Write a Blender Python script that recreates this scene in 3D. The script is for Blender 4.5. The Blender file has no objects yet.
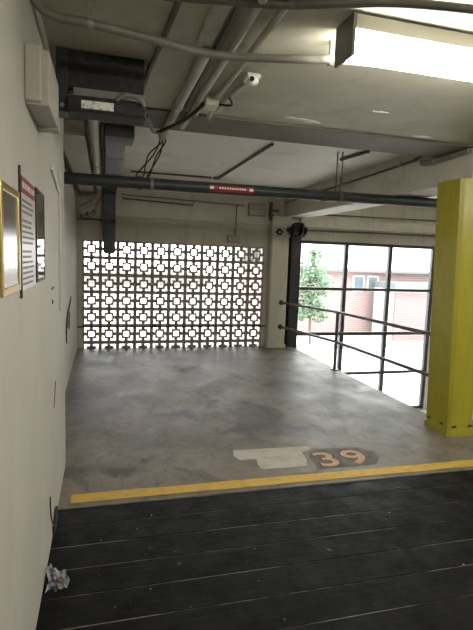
import bpy, bmesh, math, random
from mathutils import Vector, Matrix, noise
PI = math.pi
random.seed(39)
S = bpy.context.scene
C = S.collection

# ------------------------------------------------------------------ camera
EYE = 1.6
yaw, pitch, roll = math.radians(15.442), math.radians(-6.765), math.radians(2.066)
fwd = Vector((math.sin(yaw)*math.cos(pitch), math.cos(yaw)*math.cos(pitch), math.sin(pitch)))
rt = Vector((math.cos(yaw), -math.sin(yaw), 0)); up = rt.cross(fwd)
r2 = rt*math.cos(roll) + up*math.sin(roll); u2 = -rt*math.sin(roll) + up*math.cos(roll)
cd = bpy.data.cameras.new('camera'); cam = bpy.data.objects.new('camera', cd); C.objects.link(cam)
M = Matrix.Identity(4)
for i in range(3):
    M[i][0] = r2[i]; M[i][1] = u2[i]; M[i][2] = -fwd[i]
M[0][3] = 0; M[1][3] = 0; M[2][3] = EYE
cam.matrix_world = M
cd.sensor_fit = 'VERTICAL'; cd.sensor_height = 24; cd.sensor_width = 24
cd.lens = 482.55/630*24; cd.clip_start = 0.05; cd.clip_end = 300
S.camera = cam

# ------------------------------------------------------------------ sky, exposure
w = bpy.data.worlds.new('overcast_sky'); S.world = w; w.use_nodes = True
bg = w.node_tree.nodes['Background']
bg.inputs['Color'].default_value = (0.98, 0.985, 1.0, 1); bg.inputs['Strength'].default_value = 8.5
S.view_settings.view_transform = 'Standard'; S.view_settings.look = 'None'
S.view_settings.gamma = 1; S.view_settings.use_curve_mapping = False
S.view_settings.exposure = 0.2
LAMP = 50.0         # strength of the fluorescent diffusers

# ------------------------------------------------------------------ materials
def mat(name, col, rough=0.7, metal=0.0, spec=0.5, col2=None, scale=4.0, detail=6, lo=0.35, hi=0.7, bump=0.0,
        bscale=60.0, emit=None, estr=0, coords='Object', rough2=None, stretch=None, coat=0):
    m = bpy.data.materials.new(name); m.use_nodes = True
    nt = m.node_tree; N = nt.nodes; L = nt.links; b = N['Principled BSDF']
    b.inputs['Base Color'].default_value = (*col, 1); b.inputs['Roughness'].default_value = rough
    b.inputs['Metallic'].default_value = metal; b.inputs['Specular IOR Level'].default_value = spec
    b.inputs['Coat Weight'].default_value = coat
    tc = N.new('ShaderNodeTexCoord'); src = tc.outputs['Object']
    if coords == 'World':
        g = N.new('ShaderNodeNewGeometry'); src = g.outputs['Position']
    if stretch:
        mp = N.new('ShaderNodeMapping'); mp.inputs['Scale'].default_value = stretch
        L.new(src, mp.inputs['Vector']); src = mp.outputs['Vector']
    if col2 is not None:
        n = N.new('ShaderNodeTexNoise'); n.inputs['Scale'].default_value = scale; n.inputs['Detail'].default_value = detail
        n.inputs['Roughness'].default_value = 0.65
        L.new(src, n.inputs['Vector'])
        r = N.new('ShaderNodeValToRGB'); r.color_ramp.elements[0].position = lo; r.color_ramp.elements[1].position = hi
        r.color_ramp.elements[0].color = (*col, 1); r.color_ramp.elements[1].color = (*col2, 1)
        L.new(n.outputs['Fac'], r.inputs['Fac']); L.new(r.outputs['Color'], b.inputs['Base Color'])
        if rough2 is not None:
            mr = N.new('ShaderNodeMapRange'); mr.inputs['From Min'].default_value = lo; mr.inputs['From Max'].default_value = hi
            mr.inputs['To Min'].default_value = rough; mr.inputs['To Max'].default_value = rough2
            L.new(n.outputs['Fac'], mr.inputs['Value']); L.new(mr.outputs['Result'], b.inputs['Roughness'])
    if bump:
        n2 = N.new('ShaderNodeTexNoise'); n2.inputs['Scale'].default_value = bscale; n2.inputs['Detail'].default_value = 5
        L.new(src, n2.inputs['Vector'])
        bp = N.new('ShaderNodeBump'); bp.inputs['Strength'].default_value = bump; bp.inputs['Distance'].default_value = 0.01
        L.new(n2.outputs['Fac'], bp.inputs['Height']); L.new(bp.outputs['Normal'], b.inputs['Normal'])
    if emit:
        b.inputs['Emission Color'].default_value = (*emit, 1); b.inputs['Emission Strength'].default_value = estr
    return m

def mixnode(nt, a, b_, fac, mode='MIX'):
    x = nt.nodes.new('ShaderNodeMix'); x.data_type = 'RGBA'; x.blend_type = mode
    for k, v in ((0, fac), (6, a), (7, b_)):
        if hasattr(v, 'links'): nt.links.new(v, x.inputs[k])
        else: x.inputs[k].default_value = v if k == 0 else (*v, 1)
    return x.outputs[2]
def noisen(nt, vec, scale, detail=6, rough=0.6, dist=0):
    n = nt.nodes.new('ShaderNodeTexNoise'); n.inputs['Scale'].default_value = scale; n.inputs['Detail'].default_value = detail
    n.inputs['Roughness'].default_value = rough; n.inputs['Distortion'].default_value = dist
    nt.links.new(vec, n.inputs['Vector']); return n.outputs['Fac']
def ramp(nt, fac, a, b_):
    r = nt.nodes.new('ShaderNodeMapRange'); r.inputs['From Min'].default_value = a; r.inputs['From Max'].default_value = b_
    nt.links.new(fac, r.inputs['Value']); return r.outputs['Result']
def mapping(nt, vec, scale=(1, 1, 1), loc=(0, 0, 0), rot=(0, 0, 0)):
    mp = nt.nodes.new('ShaderNodeMapping'); mp.inputs['Scale'].default_value = scale
    mp.inputs['Location'].default_value = loc; mp.inputs['Rotation'].default_value = rot
    nt.links.new(vec, mp.inputs['Vector']); return mp.outputs['Vector']

STAINS = [(1.7, 7.4, 0.9, 0.6, 0.7), (1.5, 4.5, 0.35, 0.7, 0.65), (-0.1, 5.2, 0.35, 1.2, 0.6), (0.45, 4.1, 0.6, 0.35, 0.4), (2.3, 5.6, 0.4, 0.5, 0.4), (0.1, 7.3, 0.5, 0.6, 0.5)]
def concrete_floor_mat():
    m = bpy.data.materials.new('worn_concrete'); m.use_nodes = True; nt = m.node_tree; b = nt.nodes['Principled BSDF']
    P = nt.nodes.new('ShaderNodeNewGeometry').outputs['Position']
    big = ramp(nt, noisen(nt, mapping(nt, P, (0.8, 0.6, 1)), 1.1, 5, 0.6, 0.6), 0.38, 0.64)
    c = mixnode(nt, (0.125, 0.102, 0.073), (0.205, 0.175, 0.135), big)
    mid = ramp(nt, noisen(nt, P, 5, 8, 0.7), 0.35, 0.7)
    c = mixnode(nt, c, (0.27, 0.24, 0.20), nt_mul(nt, mid, 0.4))
    # dark oil stains
    st = ramp(nt, noisen(nt, mapping(nt, P, (1.0, 0.7, 1), (3.1, 1.7, 0)), 2.3, 7, 0.62, 0.8), 0.54, 0.64)
    c = mixnode(nt, c, (0.05, 0.042, 0.034), nt_mul(nt, st, 0.8))
    st2 = ramp(nt, noisen(nt, mapping(nt, P, (1, 1, 1), (9.1, 4.7, 0)), 9, 5, 0.6, 0.4), 0.64, 0.72)
    c = mixnode(nt, c, (0.04, 0.036, 0.03), nt_mul(nt, st2, 0.8))
    # pale scuffs
    sc = ramp(nt, noisen(nt, mapping(nt, P, (6, 1.6, 1), (0, 0, 0), (0, 0, 0.5)), 2.6, 8, 0.75), 0.6, 0.78)
    c = mixnode(nt, c, (0.42, 0.41, 0.38), nt_mul(nt, sc, 0.5))
    gr = ramp(nt, noisen(nt, mapping(nt, P, (1.3, 0.8, 1)), 7, 10, 0.8, 0.3), 0.50, 0.68)
    c = mixnode(nt, c, (0.06, 0.05, 0.038), nt_mul(nt, gr, 0.8))
    for (sx, sy, rx, ry, st_) in STAINS:
        wv = noisen(nt, mapping(nt, P, (1, 1, 1), (sx*3, sy, 0)), 3.5, 8, 0.75)
        dn = nt.nodes.new('ShaderNodeVectorMath'); dn.operation = 'LENGTH'
        nt.links.new(mapping(nt, P, (1/rx, 1/ry, 0), (-sx/rx, -sy/ry, 0)), dn.inputs[0])
        ad = nt.nodes.new('ShaderNodeMath'); ad.operation = 'MULTIPLY_ADD'; nt.links.new(wv, ad.inputs[0]); ad.inputs[1].default_value = 2.6
        nt.links.new(dn.outputs['Value'], ad.inputs[2])
        c = mixnode(nt, c, (0.045, 0.037, 0.03), nt_mul(nt, ramp(nt, ad.outputs[0], 2.35, 1.75), st_))
    b.inputs['Specular IOR Level'].default_value = 0.32
    fine = noisen(nt, P, 60, 4, 0.7)
    c = mixnode(nt, c, (0.10, 0.09, 0.08), nt_mul(nt, ramp(nt, fine, 0.5, 0.75), 0.35))
    nt.links.new(c, b.inputs['Base Color'])
    rr = nt.nodes.new('ShaderNodeMapRange'); rr.inputs['To Min'].default_value = 0.40; rr.inputs['To Max'].default_value = 0.55
    rr.inputs['From Min'].default_value = 0.35; rr.inputs['From Max'].default_value = 0.65
    nt.links.new(noisen(nt, P, 2.2, 6, 0.6), rr.inputs['Value']); nt.links.new(rr.outputs['Result'], b.inputs['Roughness'])
    bp = nt.nodes.new('ShaderNodeBump'); bp.inputs['Strength'].default_value = 0.3; bp.inputs['Distance'].default_value = 0.003
    nt.links.new(noisen(nt, P, 24, 8, 0.7), bp.inputs['Height']); nt.links.new(bp.outputs['Normal'], b.inputs['Normal'])
    return m
def nt_mul(nt, v, k):
    x = nt.nodes.new('ShaderNodeMath'); x.operation = 'MULTIPLY'; nt.links.new(v, x.inputs[0]); x.inputs[1].default_value = k
    return x.outputs[0]

def plaster_mat(name, c0, c1, cd_, dirt=0.5, streak=True):
    m = bpy.data.materials.new(name); m.use_nodes = True; nt = m.node_tree; b = nt.nodes['Principled BSDF']
    P = nt.nodes.new('ShaderNodeNewGeometry').outputs['Position']
    c = mixnode(nt, c0, c1, ramp(nt, noisen(nt, P, 1.6, 6, 0.6, 0.3), 0.35, 0.65))
    v = mapping(nt, P, (3.5, 3.5, 0.6)) if streak else mapping(nt, P, (2, 2, 2))
    c = mixnode(nt, c, cd_, nt_mul(nt, ramp(nt, noisen(nt, v, 1.3, 7, 0.7, 0.5), 0.52, 0.78), dirt))
    c = mixnode(nt, c, cd_, nt_mul(nt, ramp(nt, noisen(nt, P, 22, 6, 0.75), 0.62, 0.75), dirt*0.6))
    nt.links.new(c, b.inputs['Base Color']); b.inputs['Roughness'].default_value = 0.62
    b.inputs['Specular IOR Level'].default_value = 0.35
    bp = nt.nodes.new('ShaderNodeBump'); bp.inputs['Strength'].default_value = 0.3; bp.inputs['Distance'].default_value = 0.006
    nt.links.new(noisen(nt, P, 9, 7, 0.65), bp.inputs['Height']); nt.links.new(bp.outputs['Normal'], b.inputs['Normal'])
    return m

def deck_mat():
    m = bpy.data.materials.new('tarred_timber'); m.use_nodes = True; nt = m.node_tree; b = nt.nodes['Principled BSDF']
    P = nt.nodes.new('ShaderNodeNewGeometry').outputs['Position']
    g = noisen(nt, mapping(nt, P, (1.2, 14, 1)), 2.5, 8, 0.7)
    c = mixnode(nt, (0.0015, 0.0015, 0.0015), (0.005, 0.0047, 0.0044), ramp(nt, g, 0.35, 0.7))
    d = ramp(nt, noisen(nt, P, 3.1, 6, 0.7, 0.5), 0.55, 0.75)
    c = mixnode(nt, c, (0.014, 0.0133, 0.0125), nt_mul(nt, d, 0.6))
    # small pale specks of grit
    s = ramp(nt, noisen(nt, P, 30, 2, 0.5), 0.735, 0.76)
    c = mixnode(nt, c, (0.30, 0.29, 0.26), nt_mul(nt, s, 0.7))
    b.inputs['Specular IOR Level'].default_value = 0.16
    nt.links.new(c, b.inputs['Base Color'])
    rr = nt.nodes.new('ShaderNodeMapRange'); rr.inputs['To Min'].default_value = 0.45; rr.inputs['To Max'].default_value = 0.75
    rr.inputs['From Min'].default_value = 0.35; rr.inputs['From Max'].default_value = 0.65
    nt.links.new(noisen(nt, P, 4, 6, 0.7), rr.inputs['Value']); nt.links.new(rr.outputs['Result'], b.inputs['Roughness'])
    bp = nt.nodes.new('ShaderNodeBump'); bp.inputs['Strength'].default_value = 0.5; bp.inputs['Distance'].default_value = 0.006
    nt.links.new(g, bp.inputs['Height']); nt.links.new(bp.outputs['Normal'], b.inputs['Normal'])
    return m

def brick_mat():
    m = bpy.data.materials.new('pale_pink_brick'); m.use_nodes = True; nt = m.node_tree; b = nt.nodes['Principled BSDF']
    P = nt.nodes.new('ShaderNodeNewGeometry').outputs['Position']
    v = mapping(nt, P, (1, 1, 1), (0, 0, 0), (PI/2, 0, 0))
    br = nt.nodes.new('ShaderNodeTexBrick'); nt.links.new(v, br.inputs['Vector'])
    br.inputs['Color1'].default_value = (0.27, 0.165, 0.16, 1); br.inputs['Color2'].default_value = (0.30, 0.20, 0.19, 1)
    br.inputs['Mortar'].default_value = (0.36, 0.30, 0.29, 1); br.inputs['Scale'].default_value = 1
    br.inputs['Brick Width'].default_value = 0.25; br.inputs['Row Height'].default_value = 0.086; br.inputs['Mortar Size'].default_value = 0.012
    nt.links.new(br.outputs['Color'], b.inputs['Base Color']); b.inputs['Roughness'].default_value = 0.9
    return m

def glass_mat(name='window_glass', tint=(0.96, 0.98, 0.97), gloss=0.06):
    m = bpy.data.materials.new(name); m.use_nodes = True; nt = m.node_tree; N = nt.nodes
    N.remove(N['Principled BSDF']); out = N['Material Output']
    t = N.new('ShaderNodeBsdfTransparent'); t.inputs['Color'].default_value = (*tint, 1)
    g = N.new('ShaderNodeBsdfGlossy'); g.inputs['Roughness'].default_value = 0.02
    mx = N.new('ShaderNodeMixShader'); mx.inputs[0].default_value = gloss
    nt.links.new(t.outputs[0], mx.inputs[1]); nt.links.new(g.outputs[0], mx.inputs[2]); nt.links.new(mx.outputs[0], out.inputs['Surface'])
    return m

CREAM, CREAM2, DIRT = (0.49, 0.468, 0.415), (0.54, 0.52, 0.465), (0.33, 0.29, 0.22)
wall_m = plaster_mat('cream_wall_paint', CREAM, CREAM2, DIRT, 0.35)
recess_m = plaster_mat('cream_recess_paint', (0.50, 0.475, 0.41), (0.56, 0.535, 0.47), DIRT, 0.5)
back_m = plaster_mat('cream_back_wall_paint', (0.50, 0.47, 0.39), (0.58, 0.55, 0.47), (0.22, 0.19, 0.15), 0.6)
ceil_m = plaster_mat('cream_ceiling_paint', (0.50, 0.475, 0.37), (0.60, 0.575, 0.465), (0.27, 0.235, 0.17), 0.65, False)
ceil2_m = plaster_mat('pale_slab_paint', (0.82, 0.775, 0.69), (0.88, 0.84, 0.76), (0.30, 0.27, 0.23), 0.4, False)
beam_m = plaster_mat('brown_grey_beam', (0.15, 0.127, 0.088), (0.19, 0.163, 0.118), (0.10, 0.085, 0.06), 0.5, False)  # cross beam toned darker and browner than the ceilings
sidebeam_m = plaster_mat('side_beam_paint', (0.56, 0.53, 0.46), (0.64, 0.61, 0.54), (0.22, 0.19, 0.15), 0.6, False)
floor_m = concrete_floor_mat(); deck_m = deck_mat()
block_m = mat('breeze_block_paint', (0.26, 0.235, 0.20), 0.8, col2=(0.36, 0.33, 0.29), scale=9, bump=0.2)
outwall_m = mat('outer_render', (0.5, 0.48, 0.45), 0.9)
yellow_m = mat('yellow_column_paint', (0.32, 0.285, 0.024), 0.36, col2=(0.38, 0.34, 0.032), scale=5, bump=0.12, bscale=14, stretch=(3, 3, 0.8))
line_m = mat('yellow_line_paint', (0.56, 0.36, 0.05), 0.6, col2=(0.33, 0.23, 0.08), scale=16, lo=0.5, hi=0.75, bump=0.2)
blackst_m = mat('black_steel', (0.018, 0.018, 0.017), 0.45, col2=(0.035, 0.034, 0.032), scale=12)
frame_m = mat('dark_grey_window_steel', (0.05, 0.05, 0.052), 0.4, col2=(0.075, 0.075, 0.078), scale=9)
railst_m = mat('dark_galvanised_rail', (0.09, 0.085, 0.075), 0.38, metal=0.4, col2=(0.16, 0.15, 0.13), scale=14)
pipe_m = mat('dark_grey_pipe_paint', (0.022, 0.026, 0.028), 0.5, col2=(0.036, 0.04, 0.042), scale=7)
cond_m = mat('grey_conduit_paint', (0.16, 0.148, 0.12), 0.42, col2=(0.23, 0.215, 0.18), scale=10)
condc_m = mat('cream_conduit_paint', (0.33, 0.31, 0.25), 0.45, col2=(0.45, 0.43, 0.36), scale=10)
condd_m = mat('dirty_conduit_paint', (0.085, 0.077, 0.06), 0.6, col2=(0.13, 0.12, 0.095), scale=10)
galv_m = mat('galvanised_metal', (0.30, 0.29, 0.26), 0.35, metal=0.7, col2=(0.55, 0.54, 0.51), scale=20)
duct_m = mat('dark_duct_metal', (0.045, 0.047, 0.052), 0.5, col2=(0.07, 0.072, 0.078), scale=6)
unit_m = mat('black_grimy_casing', (0.012, 0.012, 0.013), 0.7, col2=(0.045, 0.045, 0.045), scale=22, lo=0.5, hi=0.8, bump=0.6, bscale=30)
trim_grey = mat('grey_metal_trim', (0.24, 0.23, 0.20), 0.5, col2=(0.16, 0.15, 0.13), scale=12)
white_m = mat('white_plastic', (0.75, 0.74, 0.70), 0.4)
sticker_m = mat('white_sticker', (0.80, 0.79, 0.75), 0.5, col2=(0.35, 0.34, 0.32), scale=70, lo=0.5, hi=0.6)
cable_m = mat('black_cable', (0.012, 0.012, 0.012), 0.5)
cream_plastic = mat('cream_plastic', (0.60, 0.57, 0.42), 0.45)
lens_m = mat('dark_lens', (0.01, 0.01, 0.012), 0.1)
gold_m = mat('brass_frame', (0.50, 0.37, 0.12), 0.3, metal=0.8, col2=(0.62, 0.48, 0.2), scale=18)
mirror_m = mat('cloudy_mirror', (0.62, 0.62, 0.60), 0.22, metal=1.0)
red_m = mat('red_print', (0.25, 0.03, 0.035), 0.5)
poster_m = mat('white_sign_face', (0.66, 0.64, 0.62), 0.3)
ink_m = mat('grey_print', (0.17, 0.16, 0.16), 0.5)
glossblack_m = mat('black_glossy_glass', (0.012, 0.012, 0.012), 0.06, spec=1.0, coat=1.0)
edge_m = mat('dark_edge', (0.06, 0.035, 0.03), 0.5)
lampcase_m = mat('lamp_housing', (0.50, 0.49, 0.44), 0.5)
endcap_m = mat('grey_lamp_end_cap', (0.13, 0.125, 0.11), 0.5)
diff_m = mat('lit_diffuser', (0.9, 0.9, 0.85), 0.4, emit=(1.0, 0.96, 0.85), estr=LAMP)
patch_m = mat('pale_floor_paint', (0.46, 0.44, 0.38), 0.75, col2=(0.31, 0.29, 0.25), scale=9, lo=0.48, hi=0.75)
orange_m = mat('orange_number_paint', (0.62, 0.39, 0.23), 0.7, col2=(0.34, 0.24, 0.18), scale=22, lo=0.45, hi=0.7)
greyblk_m = mat('dark_number_outline', (0.035, 0.038, 0.05), 0.7, col2=(0.08, 0.078, 0.08), scale=22)
foil_m = mat('silver_blue_wrapper', (0.62, 0.63, 0.66), 0.3, metal=0.4, col2=(0.07, 0.10, 0.18), scale=30, lo=0.48, hi=0.58)
foilred_m = mat('red_wrapper_print', (0.28, 0.07, 0.07), 0.35, col2=(0.45, 0.45, 0.48), scale=40)
scar_m = mat('exposed_brick_scar', (0.22, 0.13, 0.10), 0.9, col2=(0.05, 0.04, 0.035), scale=25)
crack_m = mat('dark_crack', (0.03, 0.025, 0.02), 0.9)
brick_m = brick_mat()
street_m = mat('pale_street_concrete', (0.56, 0.55, 0.54), 0.9, col2=(0.62, 0.61, 0.60), scale=1.2, coords='World')
kerb_m = mat('kerb_stone', (0.20, 0.20, 0.21), 0.9)
roof_m = mat('pale_roof_sheet', (0.40, 0.41, 0.43), 0.6)
shutter_m = mat('pink_roller_shutter', (0.25, 0.165, 0.165), 0.6)
awning_m = mat('grey_awning', (0.13, 0.135, 0.14), 0.7)
leaf_m = mat('green_leaves', (0.10, 0.17, 0.095), 0.7, col2=(0.16, 0.235, 0.15), scale=6)
bark_m = mat('bark', (0.12, 0.09, 0.07), 0.9)
neigh_m = mat('neighbour_render', (0.105, 0.10, 0.09), 0.9, col2=(0.15, 0.14, 0.13), scale=2)
glass_m = glass_mat()
outglass_m = mat('far_window_glass', (0.12, 0.15, 0.18), 0.2)

# ------------------------------------------------------------------ helpers
def obj(name, bm, m, parent=None, smooth=False):
    me = bpy.data.meshes.new(name)
    bmesh.ops.recalc_face_normals(bm, faces=bm.faces)
    bm.to_mesh(me); bm.free()
    for k in (m if isinstance(m, (list, tuple)) else [m]): me.materials.append(k)
    if smooth:
        for p in me.polygons: p.use_smooth = True
        try: me.set_sharp_from_angle(angle=math.radians(40))
        except Exception: pass
    o = bpy.data.objects.new(name, me); C.objects.link(o)
    if parent is not None:
        o.parent = parent
        o.matrix_parent_inverse = Matrix.Translation(-parent.location)
    return o
def tag(o, label, cat, group=None):
    o['label'] = label; o['category'] = cat
    if group: o['group'] = group
    return o
def thing(name, label, cat, loc=(0, 0, 0), group=None):
    o = bpy.data.objects.new(name, None); o.empty_display_size = 0.05; C.objects.link(o); o.location = loc
    return tag(o, label, cat, group)
def struct(name, bm, m, parent=None, smooth=False):
    o = obj(name, bm, m, parent, smooth)
    if parent is None: o['kind'] = 'structure'
    return o
def bx(bm, x0, x1, y0, y1, z0, z1, bev=0, mi=0):
    vs = [bm.verts.new((x, y, z)) for x in (x0, x1) for y in (y0, y1) for z in (z0, z1)]
    fs = [bm.faces.new([vs[i] for i in f]) for f in ((0, 1, 3, 2), (4, 6, 7, 5), (0, 4, 5, 1), (2, 3, 7, 6), (0, 2, 6, 4), (1, 5, 7, 3))]
    for f in fs: f.material_index = mi
    if bev:
        es = list({e for f in fs for e in f.edges})
        bmesh.ops.bevel(bm, geom=es, offset=bev, segments=2, profile=0.5, affect='EDGES', material=mi)
    return bm
def B(*a, **k): return bx(bmesh.new(), *a, **k)
def spline(pts, n=8):
    P = [Vector(p) for p in pts]
    if len(P) < 3: return P
    out = []
    for i in range(len(P)-1):
        p0 = P[max(i-1, 0)]; p1 = P[i]; p2 = P[i+1]; p3 = P[min(i+2, len(P)-1)]
        for k in range(n):
            t = k/n
            out.append(0.5*((2*p1)+(p2-p0)*t+(2*p0-5*p1+4*p2-p3)*t*t+(3*p1-p0-3*p2+p3)*t**3))
    out.append(P[-1]); return out
def tube(bm, pts, r, n=12, smooth=True, rad=None):
    P = spline(pts) if smooth else [Vector(p) for p in pts]
    rings = []; t0 = (P[1]-P[0]).normalized()
    a = t0.orthogonal().normalized()
    for i, p in enumerate(P):
        t = ((P[min(i+1, len(P)-1)]-P[max(i-1, 0)])).normalized()
        a = (a - t*a.dot(t)).normalized(); b = t.cross(a)
        rr = rad[i] if rad else r
        rings.append([bm.verts.new(p + rr*(math.cos(2*PI*k/n)*a + math.sin(2*PI*k/n)*b)) for k in range(n)])
    for i in range(len(rings)-1):
        for k in range(n):
            bm.faces.new((rings[i][k], rings[i][(k+1) % n], rings[i+1][(k+1) % n], rings[i+1][k]))
    bm.faces.new(rings[0][::-1]); bm.faces.new(rings[-1]); return bm
def T(pts, r, **k): return tube(bmesh.new(), pts, r, **k)
def cyl(bm, a, b_, r, n=16): return tube(bm, [a, b_], r, n, smooth=False)
def prism(bm, poly, z0, z1):
    lo = [bm.verts.new((x, y, z0)) for x, y in poly]; hi = [bm.verts.new((x, y, z1)) for x, y in poly]
    n = len(poly); bm.faces.new(lo[::-1]); bm.faces.new(hi)
    for i in range(n): bm.faces.new((lo[i], lo[(i+1) % n], hi[(i+1) % n], hi[i]))
    return bm

D = 8.345            # front of the back wall
XN, XR, XE = -0.278, -0.43, 3.36     # near wall face, recessed wall face, slab edge
ZC, ZF = 2.65, 2.755  # near and far ceiling heights
XW, YB, ZL = 7.0, -4.0, -1.4

# ------------------------------------------------------------------ setting
bm = bmesh.new()
prism(bm, [(XR, 3.03), (XW, 3.03), (XW, 4.05), (XE, 4.05), (XE, D), (XR, D)], ZL, 0)
struct('floor', bm, floor_m)
bm = bmesh.new()
y = 3.03; k = 0
while y > YB:
    j = 0.0008*math.sin(k*2.3)
    bx(bm, XN, XW, y-0.2045, y-0.004, -0.06, -0.004+j, bev=0.004); y -= 0.2045; k += 1
bx(bm, XN, XW, YB, 3.03, -0.3, -0.0065, mi=1)
struct('floor', bm, [deck_m, mat('joint_dust', (0.24, 0.225, 0.19), 0.95, col2=(0.012, 0.011, 0.010), scale=2.2, coords='World', lo=0.40, hi=0.56)])
struct('floor', B(XE, XW, 4.05, D+0.2, ZL-0.2, ZL), mat('lower_slab', (0.35, 0.34, 0.32), 0.7, col2=(0.42, 0.41, 0.39), scale=3))
struct('wall_left', B(XN-0.35, XN, YB, 3.7, -0.3, ZC), wall_m)
struct('wall_left', B(XR-0.25, XR, 3.7, D, ZL, ZF), recess_m)
struct('wall_right', B(XW, XW+0.2, YB, D+0.2, ZL-0.2, ZF+0.1), wall_m)
struct('wall_rear', B(XN-0.35, XW+0.2, YB-0.2, YB, -0.3, ZF), wall_m)
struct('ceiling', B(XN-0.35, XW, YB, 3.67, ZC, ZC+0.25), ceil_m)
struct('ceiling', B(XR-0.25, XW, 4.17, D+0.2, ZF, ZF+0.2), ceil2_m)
# transverse beam over the column line
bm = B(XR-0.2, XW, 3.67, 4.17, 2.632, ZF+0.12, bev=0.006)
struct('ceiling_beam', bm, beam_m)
# long side beam over the slab edge
bm = B(3.12, 3.54, 4.17, D, 2.355, ZF, bev=0.008)
bx(bm, 3.12, 3.54, 3.67, 4.17, 2.372, 2.632)
bx(bm, 3.12, 3.54, YB, 3.67, 2.56, ZC)
struct('ceiling_beam', bm, sidebeam_m)
# back wall
WL, WR, WT, WB = 3.43, 6.52, 1.965, -1.38
bm = bmesh.new()
bx(bm, XR-0.25, -0.349, D, D+0.2, ZL, ZF)
bx(bm, -0.349, 2.786, D, D+0.2, 1.8075, 2.2)
bx(bm, XR, 2.86, D-0.05, D+0.2, 2.2, ZF)
bx(bm, 2.786, WL, D, D+0.2, ZL, 2.2)
bx(bm, 2.86, WL, D, D+0.2, 2.2, ZF)
bx(bm, WL, WR, D, D+0.2, WT, 2.2)
bx(bm, WL, WR, D-0.10, D+0.2, 2.2, 2.37)
bx(bm, WL, WR, D-0.04, D+0.2, 2.37, ZF)
bx(bm, WR, XW, D, D+0.2, ZL, ZF)
bx(bm, WL, WR, D, D+0.2, ZL-0.2, WB)
bx(bm, XR-0.25, XE, D, D+0.2, ZL, 0.0)
struct('wall_back', bm, back_m)
# pilaster at the slab end
bm = bmesh.new()
prism(bm, [(2.855, D), (2.855, 8.18), (2.875, 8.16), (3.165, 8.16), (3.185, 8.18), (3.185, D)], 0, 2.355)
prism(bm, [(2.835, D), (2.835, 8.155), (3.20, 8.14), (3.20, D)], 0, 0.06)
struct('wall_pilaster', bm, plaster_mat('pilaster_paint', (0.50, 0.47, 0.39), (0.56, 0.53, 0.45), DIRT, 0.6))

# ------------------------------------------------------------------ breeze block screen
BX0, BZ0, BS = -0.206, 1.664, 0.285
screen = thing('breeze_block_screen', 'pierced grey breeze block wall filling the back of the bay with its square pattern', 'block screen', (1.2, D, 0))
def block_mesh(half=False):
    g = [-0.1425, -0.115, -0.076, -0.048, -0.026, 0.026, 0.048, 0.076, 0.115, 0.1425]
    n = len(g)-1; c = [(g[i]+g[i+1])/2 for i in range(n)]; hh = BS/2
    def solid(i, j):
        x, z = abs(c[i]), abs(c[j])
        if max(x, z) > 0.115: return True
        if min(x, z) < 0.026 and max(x, z) > 0.048: return True
        if max(x, z) < 0.048: return False
        return max(x, z) < 0.076
    rows = [j for j in range(n) if (not half or c[j] > 0.03)]
    S_ = {(i, j) for i in range(n) for j in rows if solid(i, j)}
    bm = bmesh.new(); V = {}
    def v(i, j, s):
        if (i, j, s) not in V: V[(i, j, s)] = bm.verts.new((g[i], 0.0 if s == 0 else 0.07, g[j]))
        return V[(i, j, s)]
    for (i, j) in S_:
        bm.faces.new((v(i, j, 0), v(i+1, j, 0), v(i+1, j+1, 0), v(i, j+1, 0)))
        bm.faces.new((v(i, j, 1), v(i, j+1, 1), v(i+1, j+1, 1), v(i+1, j, 1)))
        for di, dj, e in ((-1, 0, ((i, j), (i, j+1))), (1, 0, ((i+1, j), (i+1, j+1))), (0, -1, ((i, j), (i+1, j))), (0, 1, ((i, j+1), (i+1, j+1)))):
            if (i+di, j+dj) not in S_:
                a, b_ = e; bm.faces.new((v(*a, 0), v(*b_, 0), v(*b_, 1), v(*a, 1)))
    # round off the centre opening with four corner fillets
    for sx in (-1, 1):
        for sz in (-1, 1):
            if half and sz < 0: continue
            tri = [(sx*0.0485, sz*0.0485), (sx*0.034, sz*0.0485), (sx*0.0485, sz*0.034)]
            f = [bm.verts.new((x, 0.002, z)) for x, z in tri]; b2 = [bm.verts.new((x, 0.068, z)) for x, z in tri]
            bm.faces.new(f); bm.faces.new(b2[::-1])
            for k in range(3): bm.faces.new((f[k], f[(k+1) % 3], b2[(k+1) % 3], b2[k]))
    return bm
b0 = obj('breeze_block', block_mesh(), block_m)
full = b0.data
for j in range(6):
    for i in range(11):
        o = b0 if (i == 0 and j == 0) else b0.copy()
        if o is not b0: C.objects.link(o)
        o.parent = screen; o.location = (BX0+i*BS-1.2, random.uniform(-0.002, 0.002)+0.002, BZ0-j*BS)
h0 = obj('half_block', block_mesh(True), block_m)
for i in range(11):
    o = h0 if i == 0 else h0.copy()
    if o is not h0: C.objects.link(o)
    o.parent = screen; o.location = (BX0+i*BS-1.2, 0.002, BZ0-5*BS-BS/2-0.1425)
# rail across the bottom of the screen
t = thing('bumper_rail', 'thin dark rail running low across the front of the breeze block screen', 'rail', (1.2, 8.28, 0.38))
obj('rail', T([(XR, 8.28, 0.375), (2.85, 8.28, 0.385)], 0.012, smooth=False), blackst_m, t, True)
obj('clamp', B(0.78, 0.86, 8.262, 8.30, 0.36, 0.425, bev=0.004), blackst_m, t)
for x in (-0.349, 2.6):
    obj('bracket', B(x-0.01, x+0.02, 8.27, D, 0.365, 0.39), blackst_m, t)

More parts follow.
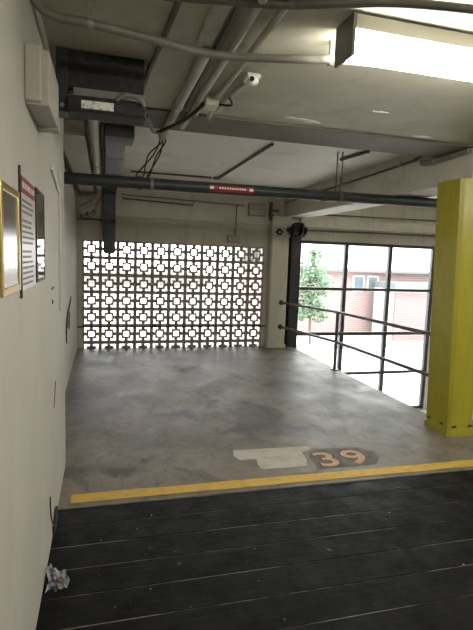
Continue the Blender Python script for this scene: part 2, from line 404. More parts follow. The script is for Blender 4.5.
# ------------------------------------------------------------------ window
win = bpy.data.objects.new('window_1', None); C.objects.link(win); win.location = (4.9, D+0.05, WB); win['kind'] = 'structure'
VX = [3.47, 4.44, 5.39, 6.375]; HZ = [1.935, 1.075, 0.205, -0.585, -1.345]
for x in VX: obj('mullion', B(x-0.038, x+0.038, D+0.02, D+0.09, WB, WT, bev=0.004), frame_m, win)
obj('jamb', B(6.415, WR, D+0.01, D+0.11, WB, WT), white_m, win)
for z in HZ: obj('transom', B(VX[0], VX[-1], D+0.03, D+0.085, z-0.028, z+0.028, bev=0.004), frame_m, win)
obj('rail_strip', B(VX[0], VX[-1], D+0.015, D+0.03, 0.205+0.03, 0.205+0.045), galv_m, win)
for a in range(3):
    for b_ in range(4):
        obj('pane', B(VX[a]+0.03, VX[a+1]-0.03, D+0.055, D+0.061, HZ[b_+1]+0.02, HZ[b_]-0.02), glass_m, win)

# ------------------------------------------------------------------ column
col = thing('concrete_column', 'square bright yellow painted column with chamfered corners standing at the slab edge on the right', 'column', (3.26, 3.86, 0))
def chamf(x0, x1, y0, y1, c): return [(x0+c, y0), (x1-c, y0), (x1, y0+c), (x1, y1-c), (x1-c, y1), (x0+c, y1), (x0, y1-c), (x0, y0+c)]
bm = prism(bmesh.new(), chamf(3.125, 3.40, 3.68, 4.04, 0.028), 0, 2.368)
for v in bm.verts:
    if v.co.z > 1: v.co.x += -0.095 if v.co.x < 3.26 else 0.03
sh = obj('shaft', bm, yellow_m, col)
bm = prism(bmesh.new(), chamf(3.112, 3.413, 3.667, 4.053, 0.03), 0, 0.055)
obj('base_band', bm, yellow_m, col)
bm = bmesh.new()
for (x0, x1, y0, y1) in ((3.119, 3.126, 3.95, 3.99), (3.119, 3.126, 3.76, 3.81), (3.15, 3.20, 3.674, 3.681), (3.33, 3.38, 3.674, 3.681)):
    bx(bm, x0, x1, y0, y1, 0.085, 0.102)
obj('base_slot', bm, crack_m, col)

# ------------------------------------------------------------------ railing
ra = thing('handrail', 'two-bar dark steel handrail with one post along the open slab edge beside the window', 'railing', (3.3, 6.4, 0))
PR = {}
for nm, za, zb in (('top_rail', 0.825, 0.88), ('lower_rail', 0.385, 0.445)):
    obj(nm, T([(3.09, 8.15, za), (3.29, 6.38, (za*1.05+zb)/2.05+0.01), (3.305, 4.05, zb)], 0.021, smooth=False), railst_m, ra, True)
    obj('end_flange', T([(3.08, 8.16, za), (3.083, 8.13, za)], 0.045, smooth=False), blackst_m, ra, True)
bm = cyl(bmesh.new(), (3.30, 6.38, 0.006), (3.30, 6.38, 0.86), 0.024)
obj('post', bm, railst_m, ra, True)
obj('post_base', T([(3.30, 6.38, 0.0), (3.30, 6.38, 0.014)], 0.06, smooth=False), railst_m, ra, True)

# ------------------------------------------------------------------ black guide post with shutter gear
gp = thing('shutter_guide_post', 'tall black steel guide post beside the pilaster at the left end of the window', 'post', (3.32, 8.25, 0))
bm = B(3.235, 3.43, 8.20, 8.215, 0.0, 2.0); bx(bm, 3.235, 3.25, 8.20, 8.33, 0.0, 2.0); bx(bm, 3.415, 3.43, 8.20, 8.33, -0.10, 2.0)
bx(bm, 3.375, 3.415, 8.215, 8.33, -0.10, 2.0)
obj('channel', bm, blackst_m, gp)
for z in (0.5, 1.1, 1.7): obj('fixing_lug', B(3.20, 3.24, 8.22, 8.26, z, z+0.05), blackst_m, gp)
sg = thing('shutter_gear', 'cluster of black shutter chain gear on top of the black guide post', 'shutter gear', (3.3, 8.17, 2.0))
bm = bmesh.new()
for i, (x, r) in enumerate(((3.13, 0.06), (3.19, 0.10), (3.25, 0.08), (3.33, 0.11), (3.41, 0.07))):
    cyl(bm, (x, 8.035, 2.11+0.02*(i % 2)), (x+0.028, 8.035, 2.11+0.02*(i % 2)), r, 14)
cyl(bm, (3.08, 8.035, 2.12), (3.46, 8.035, 2.12), 0.03)
obj('sprocket', bm, blackst_m, sg)
bm = B(3.21, 3.44, 8.06, 8.196, 2.005, 2.10, bev=0.008); bx(bm, 3.24, 3.40, 8.02, 8.14, 2.10, 2.25, bev=0.008)
obj('gear_casing', bm, unit_m, sg)
bm = bmesh.new()
for i in range(12):
    z = 1.95 - i*0.055; cyl(bm, (3.455, 8.16, z), (3.455, 8.16, z-0.035), 0.010, 6)
obj('chain', bm, blackst_m, sg)
for z in (2.02, 2.06, 2.14): obj('bolt', B(3.40, 3.46, 8.05, 8.07, z, z+0.015), galv_m, sg)
cc = thing('bullet_camera', 'small black security camera with a pale lens on the pilaster beside the shutter gear', 'security camera', (2.96, 8.10, 2.08))
obj('housing', T([(2.98, 8.14, 2.08), (2.945, 8.03, 2.07)], 0.055, smooth=False), unit_m, cc, True)
obj('lens', T([(2.945, 8.031, 2.07), (2.943, 8.022, 2.069)], 0.018, smooth=False), white_m, cc, True)
obj('bracket', B(2.96, 3.0, 8.13, 8.16, 2.04, 2.14), blackst_m, cc)

# ------------------------------------------------------------------ near ceiling lamps
def lamp(x0, x1, y0, label, group=None):
    L_ = thing('ceiling_lamp', label, 'ceiling lamp', ((x0+x1)/2, y0+0.07, ZC))
    obj('housing', B(x0, x1, y0, y0+0.15, 2.585, ZC-0.004, bev=0.004), lampcase_m, L_)
    bm = bmesh.new(); prof = [(y0+0.004, 2.584), (y0+0.012, 2.52), (y0+0.035, 2.492), (y0+0.115, 2.492), (y0+0.138, 2.52), (y0+0.146, 2.584)]
    a = [bm.verts.new((x0+0.012, yy, zz)) for yy, zz in prof]; b_ = [bm.verts.new((x1-0.012, yy, zz)) for yy, zz in prof]
    for i in range(6): bm.faces.new((a[i], a[(i+1) % 6], b_[(i+1) % 6], b_[i]))
    bm.faces.new(a); bm.faces.new(b_)
    obj('diffuser', bm, diff_m, L_)
    for x in (x0-0.012, x1-0.002): obj('end_cap', B(x, x+0.016, y0-0.008, y0+0.158, 2.475, ZC-0.003, bev=0.003), endcap_m, L_)
    return L_
lamp(1.02, 2.26, 1.975, 'long fluorescent ceiling lamp with glowing diffuser and grey end cap at upper right')
lamp(0.9, 2.14, -0.9, 'long fluorescent ceiling lamp over the black deck, nearest behind the camera')
lamp(3.4, 4.64, -2.2, 'added unseen lamp for ambient light over the black deck, far behind the camera on the right')  # out-of-view lamp added to lift the ambient light indoors
lamp(4.4, 5.64, 1.95, 'added unseen lamp for ambient light, out to the right beyond the yellow column')  # another added lamp, unseen, brightening the room from the right

# ------------------------------------------------------------------ conduits
def conduit(name, label, pts, r, m, clips=(), smooth=True, n=12, cat='conduit', group=None, clipm=None, ztop=ZC):
    c = thing(name, label, cat, pts[0], group)
    obj('tube', T(pts, r, smooth=smooth, n=n), m, c, True)
    for (x, y, z, ax) in clips:
        bm = bmesh.new(); d = {'x': (0.012, 0, 0), 'y': (0, 0.012, 0), 'z': (0, 0, 0.012)}[ax]
        cyl(bm, (x-d[0], y-d[1], z-d[2]), (x+d[0], y+d[1], z+d[2]), r*1.28, 14)
        if ax in 'xy': bx(bm, x-0.01, x+0.01, y-0.01, y+0.01, z, ztop-0.001)
        obj('clip', bm, clipm or galv_m, c, True)
    return c
conduit('curved_conduit', 'long curved grey conduit sweeping from the left wall under the near ceiling to the lamp',
        [(x*0.958, y*0.958, 2.558) for x, y in ((-0.285, 2.05), (-0.27, 2.25), (-0.20, 2.345), (-0.064, 2.36), (0.201, 2.42), (0.404, 2.48), (0.58, 2.485), (0.751, 2.45), (1.0, 2.38), (1.2, 2.33), (2.2, 2.25))],
        0.019, cond_m, [(-0.06, 2.262, 2.558, 'x'), (1.05, 2.257, 2.558, 'x')])
conduit('ceiling_conduit', 'dark conduit crossing the very top of the picture above the lamp end',
        [(0.22, 2.04, 2.61), (0.43, 2.0, 2.61), (0.673, 1.95, 2.61), (0.889, 1.87, 2.61), (1.3, 1.75, 2.61), (2.4, 1.65, 2.61)], 0.018, condd_m)
conduit('ceiling_conduit', 'thin dark strip on the near ceiling just right of the black ceiling unit', [(0.30, 1.5, 2.632), (0.285, 2.2, 2.632), (0.235, 3.0, 2.632), (0.22, 3.66, 2.632)], 0.014, condd_m)  # narrow dark strip along the near ceiling, built as a tube
fl = thing('flat_trunking', 'flat cream trunking on the near ceiling, leftmost beside the thick pipe', 'trunking', (0.46, 2.5, ZC))
obj('channel', B(0.425, 0.50, 1.4, 2.45, 2.618, ZC-0.002, bev=0.004), condc_m, fl)
conduit('thick_conduit', 'thickest cream pipe under the near ceiling passing below the brown beam',
        [(0.485, 2.46, 2.608), (0.482, 3.3, 2.608), (0.47, 4.05, 2.598), (0.47, 4.24, 2.58)], 0.029, condc_m, [(0.48, 3.4, 2.606, 'y')], smooth=False)
conduit('dark_conduit', 'dark grimy conduit between the thick cream pipe and the middle cream pipe', [(0.53, 1.5, 2.628), (0.54, 3.66, 2.628)], 0.015, condd_m, smooth=False)
conduit('cream_conduit', 'middle cream conduit under the near ceiling, next right of the thick pipe', [(0.60, 1.5, 2.62), (0.59, 3.95, 2.61)], 0.021, condc_m, [(0.60, 3.35, 2.62, 'y')], smooth=False)
conduit('cream_conduit', 'cream conduit under the near ceiling ending at the cream junction box', [(0.715, 1.4, 2.625), (0.70, 3.2, 2.625)], 0.017, condc_m, smooth=False)
conduit('camera_conduit', 'short cream conduit running from the white dome camera to the brown beam', [(0.80, 2.86, 2.63), (0.735, 3.64, 2.625)], 0.016, condc_m, smooth=False)
jb = thing('junction_box', 'cream junction box on the near ceiling between two conduit ends', 'junction box', (0.69, 3.35, ZC))
obj('box', B(0.632, 0.722, 3.22, 3.36, 2.58, ZC-0.002, bev=0.008), cream_plastic, jb)
bm = bmesh.new(); cyl(bm, (0.62, 3.38, 2.60), (0.625, 3.52, 2.60), 0.014); cyl(bm, (0.715, 3.38, 2.60), (0.72, 3.56, 2.60), 0.014)
obj('gland', bm, cream_plastic, jb, True)
bm = bmesh.new(); tube(bm, [(0.72, 3.22, 2.59), (0.79, 3.17, 2.58), (0.76, 3.1, 2.60)], 0.007)
obj('loose_wire', bm, cable_m, jb, True)
dc = thing('dome_camera', 'small white security camera on the near ceiling left of the lamp', 'security camera', (0.80, 2.80, ZC))
obj('base', B(0.775, 0.86, 2.76, 2.87, 2.618, ZC-0.002, bev=0.012), white_m, dc, True)
bm = bmesh.new(); bmesh.ops.create_uvsphere(bm, u_segments=20, v_segments=12, radius=0.031, matrix=Matrix.Translation((0.81, 2.77, 2.60)) @ Matrix.Diagonal((1.15, 0.9, 0.85, 1)))
obj('dome', bm, white_m, dc, True)
bm = cyl(bmesh.new(), (0.80, 2.745, 2.603), (0.795, 2.728, 2.600), 0.013)
obj('lens', bm, lens_m, dc, True)
sc_ = tag(obj('slung_cable', T([(0.222, 2.86, 2.37), (0.27, 3.2, 2.42), (0.36, 3.75, 2.50), (0.46, 3.72, 2.54), (0.56, 3.5, 2.56), (0.63, 3.28, 2.60)], 0.013), cable_m, None, True),
          'black cable slung from the black ceiling unit below the cream pipes to the junction box', 'cable')

# ------------------------------------------------------------------ black unit at the left
un = thing('ceiling_unit', 'black grimy box-shaped ventilation unit hung under the ceiling at upper left', 'ventilation unit', (-0.02, 3.0, ZC))
obj('casing', B(-0.215, 0.205, 2.80, 2.94, 2.455, ZC-0.004, bev=0.006), unit_m, un)
obj('trim_strip', B(-0.16, 0.21, 2.785, 2.93, 2.415, 2.457, bev=0.004), trim_grey, un)
obj('end_frame', B(-0.245, -0.19, 2.79, 2.94, 2.33, ZC-0.004, bev=0.004), blackst_m, un)
tr = obj('drip_tray', B(-0.19, 0.215, 2.74, 2.90, 2.325, 2.408, bev=0.012), unit_m, un)
st = obj('sticker', B(-0.118, 0.045, 2.735, 2.739, 2.342, 2.382), sticker_m, un)
obj('handle', T([(0.06, 2.735, 2.40), (0.10, 2.715, 2.425), (0.17, 2.715, 2.415), (0.205, 2.735, 2.385)], 0.011), trim_grey, un, True)
bm = bmesh.new()
bmesh.ops.create_cone(bm, segments=10, radius1=0.012, radius2=0.010, depth=0.012, cap_ends=True, matrix=Matrix.Translation((-0.215, 2.785, 2.36)) @ Matrix.Rotation(PI/2, 4, 'X'))
obj('bolt', bm, galv_m, un, True)

# plaster corbel on the near wall
cb = thing('wall_corbel', 'cream plastered corbel block projecting high from the near left wall', 'corbel', (XN, 2.15, 2.126))
bm = B(XN, -0.222, 1.95, 2.34, 2.135, 2.33, bev=0.006); bx(bm, XN, -0.195, 1.965, 2.34, 2.126, 2.32, bev=0.006)
obj('body', bm, recess_m, cb)
obj('lip', B(XN, -0.190, 2.28, 2.345, 2.114, 2.14, bev=0.004), wall_m, cb)

# ducts beyond the beam at the left
du = thing('cable_duct', 'dark rectangular duct dropping from the far ceiling over the left end of the blocks', 'duct', (0.08, 8.2, 1.62))
obj('end_box', B(0.0, 0.235, 4.20, 4.52, 2.545, ZF-0.002, bev=0.006), duct_m, du)
obj('run', B(0.005, 0.18, 4.5, 8.28, 2.55, 2.70, bev=0.004), duct_m, du)
obj('drop', B(-0.02, 0.17, 8.13, 8.28, 1.61, 2.56, bev=0.006), duct_m, du)
for y in (5.2, 6.2, 7.2): obj('joint_strip', B(0.0, 0.186, y, y+0.03, 2.545, 2.705), blackst_m, du)
obj('joint_strip', B(-0.026, 0.176, 8.124, 8.28, 2.1, 2.12), blackst_m, du)
bo = thing('pipe_boxing', 'cream boxed-in pipe casing along the far ceiling beside the left wall', 'pipe casing', (-0.25, 6, 2.5))
obj('casing', B(-0.36, -0.155, 4.2, 7.9, 2.52, ZF-0.002, bev=0.006), recess_m, bo)
obj('edge_strip', B(-0.372, -0.36, 4.2, 7.9, 2.51, 2.55), condd_m, bo)
dp = conduit('drain_pipe', 'cream round drain pipe along the far ceiling ending in a bend at the left corner',
        [(-0.075, 2.98, 2.575), (-0.085, 4.19, 2.56), (-0.085, 6.0, 2.55), (-0.09, 7.7, 2.53), (-0.10, 7.95, 2.49), (-0.16, 8.05, 2.40), (-0.28, 8.1, 2.33), (-0.40, 8.12, 2.28)],
        0.038, condc_m, [(-0.085, 5.6, 2.55, 'y')], cat='pipe', ztop=ZF)
bm = bmesh.new(); cyl(bm, (-0.02, 4.19, 2.63), (-0.02, 8.1, 2.63), 0.018)
dk = tag(obj('dark_conduit', bm, condd_m, None, True), 'thin dark conduit above the cream drain pipe on the far ceiling', 'conduit')
el = thing('pipe_elbow', 'grimy bracket and pipe stubs in the top left corner beside the block screen', 'pipe fitting', (-0.3, 8.2, 2.2))
bm = tube(bmesh.new(), [(-0.40, 8.2, 2.15), (-0.22, 8.2, 2.20), (-0.12, 8.22, 2.30), (-0.10, 8.26, 2.42)], 0.030)
obj('stub', bm, condc_m, el, True)
for x in (-0.36, -0.26, -0.16): obj('flange', cyl(bmesh.new(), (x-0.012, 8.2, 2.16+(x+0.36)*0.4), (x+0.012, 8.2, 2.165+(x+0.36)*0.4), 0.042), condd_m, el, True)
obj('strap', B(-0.42, -0.05, 8.285, 8.294, 2.12, 2.15), blackst_m, el)

# ------------------------------------------------------------------ fire main
fm = thing('fire_pipe', 'thick dark grey pipe crossing the bay under the far ceiling from wall to column', 'pipe', (1.4, 4.85, 2.28))
PY = 4.85
def pz(x): return 2.278 + 0.006*x
obj('tube', T([(XR, PY, pz(XR)), (XW, PY, pz(XW))], 0.055, smooth=False, n=20), pipe_m, fm, True)
bm = bmesh.new()
for x in (2.24, 0.30): cyl(bm, (x, PY, pz(x)), (x+0.04, PY, pz(x)), 0.064, 18)
obj('coupling', bm, pipe_m, fm, True)
bm = bmesh.new(); cyl(bm, (0.425, PY, pz(0.4)), (0.455, PY, pz(0.4)), 0.058, 18)
obj('clamp_band', bm, trim_grey, fm, True)
for x in (2.39, 2.45):
    bm = bmesh.new(); cyl(bm, (x, PY-0.01, 2.33), (x, PY-0.01, ZF), 0.007, 8)
    if x > 2.4: cyl(bm, (x, PY-0.01, 2.42), (x, PY-0.01, 2.50), 0.016, 8)
    obj('hanger_rod', bm, condd_m, fm, True)
bm = bmesh.new(); cyl(bm, (2.43, PY, pz(2.4)), (2.465, PY, pz(2.4)), 0.062, 18)
obj('hanger_clamp', bm, condd_m, fm, True)
lb = obj('label', T([(1.00, PY, pz(1.1)), (1.46, PY, pz(1.35))], 0.0562, smooth=False, n=20), red_m, fm, True)
lb['label'] = 'red pipe marker band'
# keep only the front-facing strip of the marker
bm = bmesh.new(); bm.from_mesh(lb.data)
kill = [f for f in bm.faces if not (f.calc_center_median().y < PY-0.030 and -0.040 < f.calc_center_median().z-pz(1.25) < 0.02)]
bmesh.ops.delete(bm, geom=kill, context='FACES'); bm.to_mesh(lb.data); bm.free()
bm = bmesh.new()
for x in (1.005, 1.415):
    bx(bm, x, x+0.04, PY-0.0585, PY-0.055, pz(1.3)-0.016, pz(1.3)+0.010)
for i in range(11):
    bx(bm, 1.10+i*0.026, 1.118+i*0.026, PY-0.0585, PY-0.055, pz(1.3)-0.010, pz(1.3)+0.006)
obj('marker_print', bm, white_m, lb)

# cables dropping from the beam to the fire pipe
for i, (xa, xb, w_) in enumerate(((0.43, 0.30, 0.05), (0.45, 0.36, -0.03), (0.46, 0.40, 0.04), (0.48, 0.415, 0.0))):
    tag(obj('hanging_cable', T([(xa, 4.19, 2.60), (xa+0.02, 4.3, 2.56), ((xa+xb)/2+w_, 4.5, 2.48), (xb, 4.75, 2.36), (xb-0.01, 4.83, 2.335)], 0.0065, n=8), cable_m, None, True),
        'thin black cable of the loose bunch drooping from the brown beam to the fire pipe', 'cable', 'cables drooping to the fire pipe')

# conduits on the far ceiling and back wall
conduit('far_conduit', 'slim conduit across the far ceiling just above the fire pipe', [(0.35, 7.05, 2.74), (1.5, 7.05, 2.74)], 0.013, condd_m, smooth=False, ztop=ZF)
conduit('far_conduit', 'slim dark conduit running back from the beam along the middle of the far ceiling', [(1.62, 4.75, 2.74), (1.60, 7.05, 2.74)], 0.015, condd_m, smooth=False, ztop=ZF)
fb = thing('junction_box', 'small round junction box where two far ceiling conduits meet', 'junction box', (1.57, 7.05, ZF))
obj('box', T([(1.57, 7.05, 2.72), (1.57, 7.05, ZF-0.002)], 0.05, smooth=False), cond_m, fb, True)
conduit('wall_conduit', 'upper conduit along the top of the back wall', [(0.25, 8.27, 2.56), (2.35, 8.27, 2.51)], 0.011, cond_m, smooth=False)
conduit('wall_conduit', 'lower dark conduit along the top of the back wall with an upturned end', [(0.28, 8.265, 2.50), (1.45, 8.265, 2.455), (1.455, 8.265, 2.54)], 0.013, condd_m, smooth=False)
conduit('wall_conduit', 'vertical conduit on the back wall dropping to the small wall box', [(2.22, 8.275, 2.53), (2.22, 8.275, 1.99)], 0.012, cond_m, smooth=False)
wb = thing('wall_box', 'small grey electrical box just above the block screen near its right end', 'electrical box', (2.19, 8.3, 1.9))
obj('box', B(2.08, 2.30, 8.285, D-0.002, 1.865, 1.985, bev=0.006), cond_m, wb); obj('lid', B(2.09, 2.29, 8.28, 8.286, 1.875, 1.975), condc_m, wb)
wb = thing('wall_box', 'larger grey electrical box high on the back wall beside the side beam', 'electrical box', (2.58, 8.26, 2.4))
obj('box', B(2.43, 2.74, 8.22, 8.293, 2.34, 2.555, bev=0.006), cond_m, wb); obj('lid', B(2.445, 2.725, 8.214, 8.221, 2.355, 2.54), condc_m, wb)
bk = thing('pipe_bracket', 'dark metal bracket under the end of the side beam above the pilaster', 'bracket', (2.85, 8.2, 2.4))
bm = B(2.82, 2.855, 8.2, 8.28, 2.28, 2.60); bx(bm, 2.82, 2.98, 8.2, 8.27, 2.44, 2.47); bx(bm, 2.80, 2.88, 8.18, 8.27, 2.36, 2.39)
obj('arm', bm, condd_m, bk)
conduit('beam_conduit', 'long dark conduit fixed along the inner face of the side beam', [(3.098, 4.25, 2.70), (3.10, 4.5, 2.68), (3.10, 4.8, 2.66), (3.10, 8.2, 2.60)], 0.013, condd_m, [(3.10, 4.75, 2.662, 'y')], ztop=2.70)
conduit('beam_conduit', 'thicker grey conduit end where the side beam meets the brown cross beam', [(3.09, 3.7, 2.607), (3.085, 4.22, 2.60), (3.085, 4.36, 2.62)], 0.026, cond_m, [(3.085, 4.15, 2.60, 'y')], ztop=2.63)
conduit('conduit_stub', 'short dark conduit stub on the far ceiling just behind the brown beam', [(2.62, 4.6, 2.735), (2.56, 5.1, 2.735)], 0.017, condd_m, smooth=False)
conduit('lintel_pipe', 'thin dark pipe along the wall just above the window', [(3.56, 8.285, 2.145), (XW, 8.285, 2.17)], 0.016, condd_m, smooth=False, cat='pipe')
conduit('lintel_pipe', 'thin dark pipe higher on the wall above the window, partly behind the side beam', [(3.56, 8.22, 2.43), (XW, 8.22, 2.46)], 0.014, condd_m, smooth=False, cat='pipe')

# ------------------------------------------------------------------ near wall pictures and marks
X0 = XN
def frame_bm(y0, y1, z0, z1, wv, t):
    bm = B(X0, X0+t, y0, y0+wv, z0, z1, bev=0.003); bx(bm, X0, X0+t, y1-wv, y1, z0, z1, bev=0.003)
    bx(bm, X0, X0+t*0.95, y0+wv, y1-wv, z0, z0+wv, bev=0.003); bx(bm, X0, X0+t*0.95, y0+wv, y1-wv, z1-wv, z1, bev=0.003); return bm
fr = thing('framed_mirror', 'small mirror in a brass frame, nearest of the three pieces on the left wall', 'mirror', (X0, 1.62, 1.47))
obj('frame', frame_bm(1.455, 1.755, 1.466, 1.788, 0.024, 0.009), gold_m, fr)
obj('mirror_glass', B(X0, X0+0.005, 1.475, 1.735, 1.486, 1.768), mirror_m, fr)
sg = thing('notice_sign', 'white notice with a red heading on the left wall beside the brass-framed mirror', 'sign', (X0, 1.96, 1.46))
obj('board', B(X0, X0+0.006, 1.79, 2.135, 1.46, 1.865), poster_m, sg)
obj('edge_trim', B(X0, X0+0.008, 1.783, 1.791, 1.435, 1.88), edge_m, sg)
obj('header', B(X0+0.006, X0+0.0075, 1.80, 2.125, 1.795, 1.85), red_m, sg)
bm = bmesh.new(); random.seed(5)
y = 1.815
for wv in (0.05, 0.035, 0.07, 0.03, 0.06): bx(bm, X0+0.0074, X0+0.0082, y, y+wv, 1.812, 1.834); y += wv+0.012
obj('header_lettering', bm, poster_m, sg)
bm = bmesh.new(); z = 1.775
for ln in range(15):
    y = 1.815; e = 2.11 - random.random()*0.09
    if ln in (3, 8): z -= 0.012
    while y < e-0.02:
        wv = random.uniform(0.015, 0.045); bx(bm, X0+0.006, X0+0.0068, y, min(y+wv, e), z-0.008, z); y += wv+0.008
    z -= 0.019
obj('text_lines', bm, ink_m, sg)
bp = thing('black_panel', 'black framed glossy panel on the left wall mirroring the block screen', 'framed panel', (X0, 2.33, 1.465))
obj('frame', frame_bm(2.185, 2.46, 1.465, 1.86, 0.014, 0.007), blackst_m, bp)
obj('glass', B(X0, X0+0.005, 2.195, 2.45, 1.475, 1.85), glossblack_m, bp)
sk = tag(obj('wall_batten', T([(X0+0.01, 2.80, 2.035), (X0+0.012, 3.20, 1.955)], 0.009, smooth=False, n=6), white_m), 'small slanting white strip fixed on the left wall beyond the black panel', 'strip')
bm = B(X0, X0+0.012, 3.262, 3.29, 1.22, 2.12, bev=0.003)
tag(obj('cover_strip', bm, wall_m), 'vertical cream cover strip on the left wall near its end', 'cover strip')
ws = thing('wall_switch', 'small dark cable outlet on the left wall below the white strip', 'switch', (X0, 2.85, 1.38))
obj('plate', B(X0, X0+0.006, 2.79, 2.90, 1.392, 1.402), condd_m, ws); obj('hole', B(X0, X0+0.004, 2.82, 2.86, 1.31, 1.332), crack_m, ws)
# damaged plaster on recessed wall
random.seed(11)
def blob_poly(cy, cz, ry, rz, n=16, jit=0.3):
    return [(cy+ry*math.cos(2*PI*i/n)*(1+random.uniform(-jit, jit)), cz+rz*math.sin(2*PI*i/n)*(1+random.uniform(-jit, jit))) for i in range(n)]
def wall_patch(x, poly, t):
    bm = bmesh.new(); lo = [bm.verts.new((x, a, b_)) for a, b_ in poly]; hi = [bm.verts.new((x+t, a, b_)) for a, b_ in poly]; n = len(poly)
    bm.faces.new(lo); bm.faces.new(hi)
    for i in range(n): bm.faces.new((lo[i], lo[(i+1) % n], hi[(i+1) % n], hi[i]))
    return bm
sc1 = thing('plaster_scar', 'knocked-out patch of bare plaster and brick on the recessed left wall', 'wall damage', (XR, 6.3, 0.8))
obj('bare_patch', wall_patch(XR, blob_poly(6.35, 0.74, 0.22, 0.13), 0.004), scar_m, sc1)
obj('dark_gouge', wall_patch(XR, [(5.85, 0.76), (6.1, 0.88), (6.5, 0.96), (6.75, 1.02), (6.72, 0.96), (6.4, 0.88), (6.1, 0.78), (5.98, 0.66), (5.95, 0.52), (5.88, 0.54)], 0.008), crack_m, sc1)
bm = bmesh.new()
for pts in ([(2.96, 0.84), (2.93, 0.80), (2.90, 0.74), (2.86, 0.71)],):
    for (a, b_), (c, d) in zip(pts, pts[1:]): tube(bm, [(X0+0.001, a, b_), (X0+0.001, c, d)], 0.003, 5, smooth=False)
tag(obj('wall_crack', bm, crack_m), 'thin dark crack low on the left wall above the deck end', 'crack')
wc = thing('wall_wire', 'short dark wire standing from a chip at the foot of the left wall', 'wire', (X0, 2.8, 0))
obj('wire', T([(X0+0.004, 2.60, 0.30), (X0+0.004, 2.63, 0.18), (X0+0.008, 2.72, 0.07), (X0+0.012, 2.82, 0.012)], 0.004, n=6), cable_m, wc, True)
obj('rubble', wall_patch(X0, [(2.74, 0.0), (2.72, 0.05), (2.79, 0.075), (2.84, 0.10), (2.90, 0.09), (2.93, 0.0)], 0.014), crack_m, wc)
# plaster chips along the near ceiling edge
for i, (x, y, r) in enumerate(((1.38, 3.52, 0.05), (1.50, 3.55, 0.07), (1.86, 3.14, 0.035), (2.55, 3.6, 0.06))):
    bm = bmesh.new(); p = [(x+r*1.6*math.cos(a)*random.uniform(.6, 1.2), y+r*0.5*math.sin(a)*random.uniform(.6, 1.2)) for a in [2*PI*k/12 for k in range(12)]]
    prism(bm, p, ZC-0.004, ZC-0.0005)
    tag(obj('plaster_chip', bm, poster_m), 'pale flaked spot in the paint of the near ceiling close to the brown beam', 'flaked paint', 'flaked spots on the near ceiling')

# ------------------------------------------------------------------ floor markings
bm = bmesh.new(); random.seed(3)
n = 90; top = []; bot = []
for i in range(n+1):
    x = -0.215 + i*(XW+0.0)/n if i else -0.205
    x = min(x, 6.95)
    e = noise.noise(Vector((x*3, 1, 0)))*0.008
    yc = 3.14 - 0.006*x
    top.append((x, yc+0.055+e)); bot.append((x, yc-0.055+noise.noise(Vector((x*4, 9, 0)))*0.008))
for i in range(n):
    if top[i+1][0]-top[i][0] < 1e-4: continue
    q = [top[i], top[i+1], bot[i+1], bot[i]]; bm.faces.new([bm.verts.new((a, b_, 0.0025)) for a, b_ in q])
bmesh.ops.remove_doubles(bm, verts=bm.verts, dist=1e-5)
bmesh.ops.solidify(bm, geom=bm.faces[:], thickness=0.002)
tag(obj('painted_line', bm, line_m), 'yellow painted bay line across the concrete where it meets the black deck', 'floor marking')
pp = [(1.045, 3.73), (1.35, 3.715), (1.70, 3.70), (1.72, 3.665), (1.655, 3.60), (1.60, 3.59), (1.585, 3.45), (1.535, 3.325), (1.165, 3.335), (1.16, 3.42), (1.185, 3.525), (1.045, 3.53), (1.02, 3.62)]
tag(obj('painted_patch', prism(bmesh.new(), pp, 0.0005, 0.0022), patch_m), 'pale grey-white painted-over patch on the concrete left of the bay number', 'floor marking')
def digit(ch, x, y, sx, sy, z0, z1, off, m, parent, name):
    cu = bpy.data.curves.new('t', 'FONT'); cu.body = ch; cu.size = 1; cu.offset = off; cu.extrude = 0.0; cu.resolution_u = 5
    o = bpy.data.objects.new('t', cu); C.objects.link(o)
    dg = bpy.context.evaluated_depsgraph_get(); me = bpy.data.meshes.new_from_object(o.evaluated_get(dg))
    C.objects.unlink(o); bpy.data.objects.remove(o)
    bm = bmesh.new(); bm.from_mesh(me); bpy.data.meshes.remove(me)
    xs = [v.co.x for v in bm.verts]; ys = [v.co.y for v in bm.verts]
    cx, cy = (min(xs)+max(xs))/2, 0.35
    for v in bm.verts:
        dx, dy = (v.co.x-cx)*sx, (v.co.y-cy)*sy
        v.co = Vector((x+dx, y+dy, z1))
    return obj(name, bm, m, parent)
bn = thing('bay_number', 'orange bay number 39 with dark outlines painted on the concrete', 'floor marking', (1.86, 3.42, 0))
obj('ground_patch', prism(bmesh.new(), [(1.61, 3.27), (1.63, 3.50), (1.73, 3.62), (2.10, 3.62), (2.21, 3.52), (2.20, 3.36), (2.10, 3.26), (1.85, 3.25)], 0.0004, 0.0012),
    mat('dark_scuffed_patch', (0.09, 0.085, 0.085), 0.75, col2=(0.20, 0.175, 0.14), scale=12), bn)
for ch, x in (('3', 1.745), ('9', 2.0)):
    digit(ch, x, 3.425, 0.42, 0.37, 0, 0.0018, 0.055, greyblk_m, bn, 'number_outline')
    digit(ch, x, 3.425, 0.42, 0.37, 0, 0.0028, 0.018, orange_m, bn, 'number')

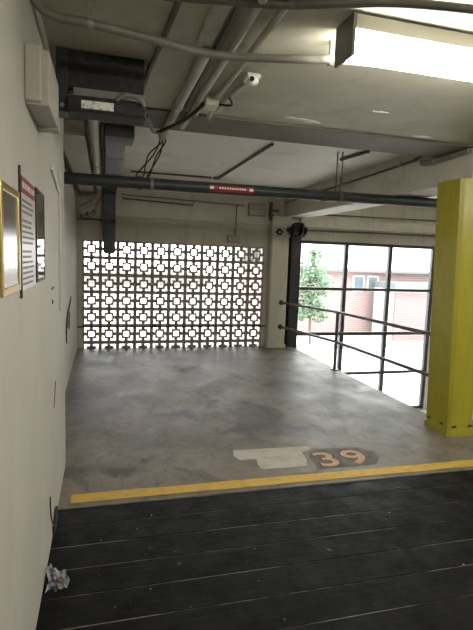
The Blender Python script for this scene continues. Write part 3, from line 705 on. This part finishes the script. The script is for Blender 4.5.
# litter
random.seed(21)
bm = bmesh.new(); N_ = 9; G = {}
for i in range(N_):
    for j in range(N_-2):
        u, v_ = i/(N_-1), j/(N_-3)
        z = 0.008 + 0.05*abs(noise.noise(Vector((u*4.1, v_*3.3, 2)))) + random.uniform(0, 0.012) + 0.035*(1-u)*(v_ > 0.5)
        G[i, j] = bm.verts.new((-0.262+u*0.095+0.012*math.sin(v_*5), 2.235+v_*0.13+0.012*math.sin(u*7), z))
for i in range(N_-1):
    for j in range(N_-3):
        f = bm.faces.new((G[i, j], G[i+1, j], G[i+1, j+1], G[i, j+1]))
        if (i in (4, 5) and j in (1, 2, 3)): f.material_index = 1
bmesh.ops.solidify(bm, geom=bm.faces[:], thickness=0.001)
tag(obj('crumpled_wrapper', bm, [foil_m, foilred_m]), 'crumpled silver and blue snack wrapper on the deck by the left wall', 'litter')

# ------------------------------------------------------------------ outside
struct('ground_outside', B(-40, 60, D+0.2, 90, ZL-0.4, ZL-0.02), street_m)
tag(obj('street_kerb', B(-20, 40, 15.0, 15.25, ZL-0.02, ZL+0.12, bev=0.02), kerb_m), 'long grey kerb across the pale street outside the window', 'kerb')
def building(name, label, x0, x1, y0, y1, z1, m):
    return thing(name, label, 'building', ((x0+x1)/2, y0, ZL))
bu = building('brick_building', 'low pink brick building with pale roof seen through the window', 9, 30, 18, 26, 1.4, brick_m)
obj('wall', B(7.2, 34, 18, 26, ZL-0.02, 1.25), brick_m, bu)
bm = bmesh.new()
vs = [bm.verts.new(p) for p in ((6.8, 17.6, 1.25), (34.4, 17.6, 1.25), (34.4, 22, 2.6), (6.8, 22, 2.6), (6.8, 17.6, 1.36), (34.4, 17.6, 1.36), (34.4, 22, 2.75), (6.8, 22, 2.75), (6.8, 26.4, 1.25), (34.4, 26.4, 1.25), (6.8, 26.4, 1.36), (34.4, 26.4, 1.36))]
for f in ((0, 1, 2, 3), (4, 5, 6, 7), (0, 1, 5, 4), (3, 2, 9, 8), (7, 6, 11, 10), (8, 9, 11, 10), (0, 3, 7, 4), (1, 2, 6, 5), (3, 8, 10, 7), (2, 9, 11, 6)): bm.faces.new([vs[i] for i in f])
obj('roof', bm, roof_m, bu)
obj('gutter', B(6.8, 34.4, 17.5, 17.62, 1.2, 1.3), awning_m, bu)
for x in (9.9, 10.55, 8.4):
    f = obj('window', B(x, x+0.5, 17.95, 18.02, 0.4, 1.05), white_m, bu); obj('pane', B(x+0.05, x+0.45, 17.93, 17.95, 0.45, 1.0), outglass_m, f)
g = thing('garage', 'grey-topped garage with a wide pink roller shutter beside the brick building', 'garage', (12.6, 16.4, ZL))
obj('wall', B(10.6, 17, 16.4, 17.45, ZL-0.02, 0.62), mat('pale_render', (0.45, 0.42, 0.41), 0.9), g)
bm = bmesh.new()
for i in range(22): bx(bm, 10.85, 13.0, 16.32, 16.39, -1.40+i*0.085, -1.40+i*0.085+0.075, bev=0.01)
obj('roller_shutter', bm, shutter_m, g)
obj('awning', B(10.6, 17, 16.0, 17.45, 0.62, 0.86), awning_m, g)
def leaf_cluster(bm, c, r, n):
    for _ in range(n):
        v = Vector((random.gauss(0, 1), random.gauss(0, 1), random.gauss(0, 1))); v.normalize(); v *= r*random.random()**0.4
        p = Vector(c)+v; a = Vector((random.gauss(0, 1), random.gauss(0, 1), random.gauss(0, 1))).normalized(); b_ = a.orthogonal().normalized(); s = random.uniform(0.05, 0.10)
        bm.faces.new([bm.verts.new(q) for q in (p-a*s, p+b_*s*0.5, p+a*s, p-b_*s*0.5)])
random.seed(8)
tr = thing('street_tree', 'leafy green young tree on the far kerb at the left of the window', 'tree', (7.0, 15.5, ZL))
bm = tube(bmesh.new(), [(7.05, 15.6, ZL), (7.0, 15.6, -0.3), (7.05, 15.6, 0.8), (7.0, 15.6, 2.0)], 0.05)
obj('trunk', bm, bark_m, tr, True)
bm = bmesh.new()
for (x, z, r, n_) in ((7.0, 1.3, 0.50, 420), (6.65, 0.75, 0.5, 420), (7.3, 0.8, 0.5, 420), (7.0, 0.2, 0.55, 420), (6.7, -0.15, 0.4, 250), (7.3, -0.2, 0.4, 250), (7.05, 1.85, 0.28, 160)):
    leaf_cluster(bm, (x, 15.6, z), r, n_)
obj('foliage', bm, leaf_m, tr)
nb = thing('neighbour_house', 'low dark rendered house glimpsed through the left of the block screen', 'building', (1, 16, ZL))
obj('wall', B(-4.0, 3.2, 16, 20, ZL-0.02, 0.62), mat('bright_neighbour_wall', (0.55, 0.53, 0.50), 0.9), nb)
obj('roof', B(-4.3, 3.4, 15.7, 20.3, 0.62, 1.0), neigh_m, nb)
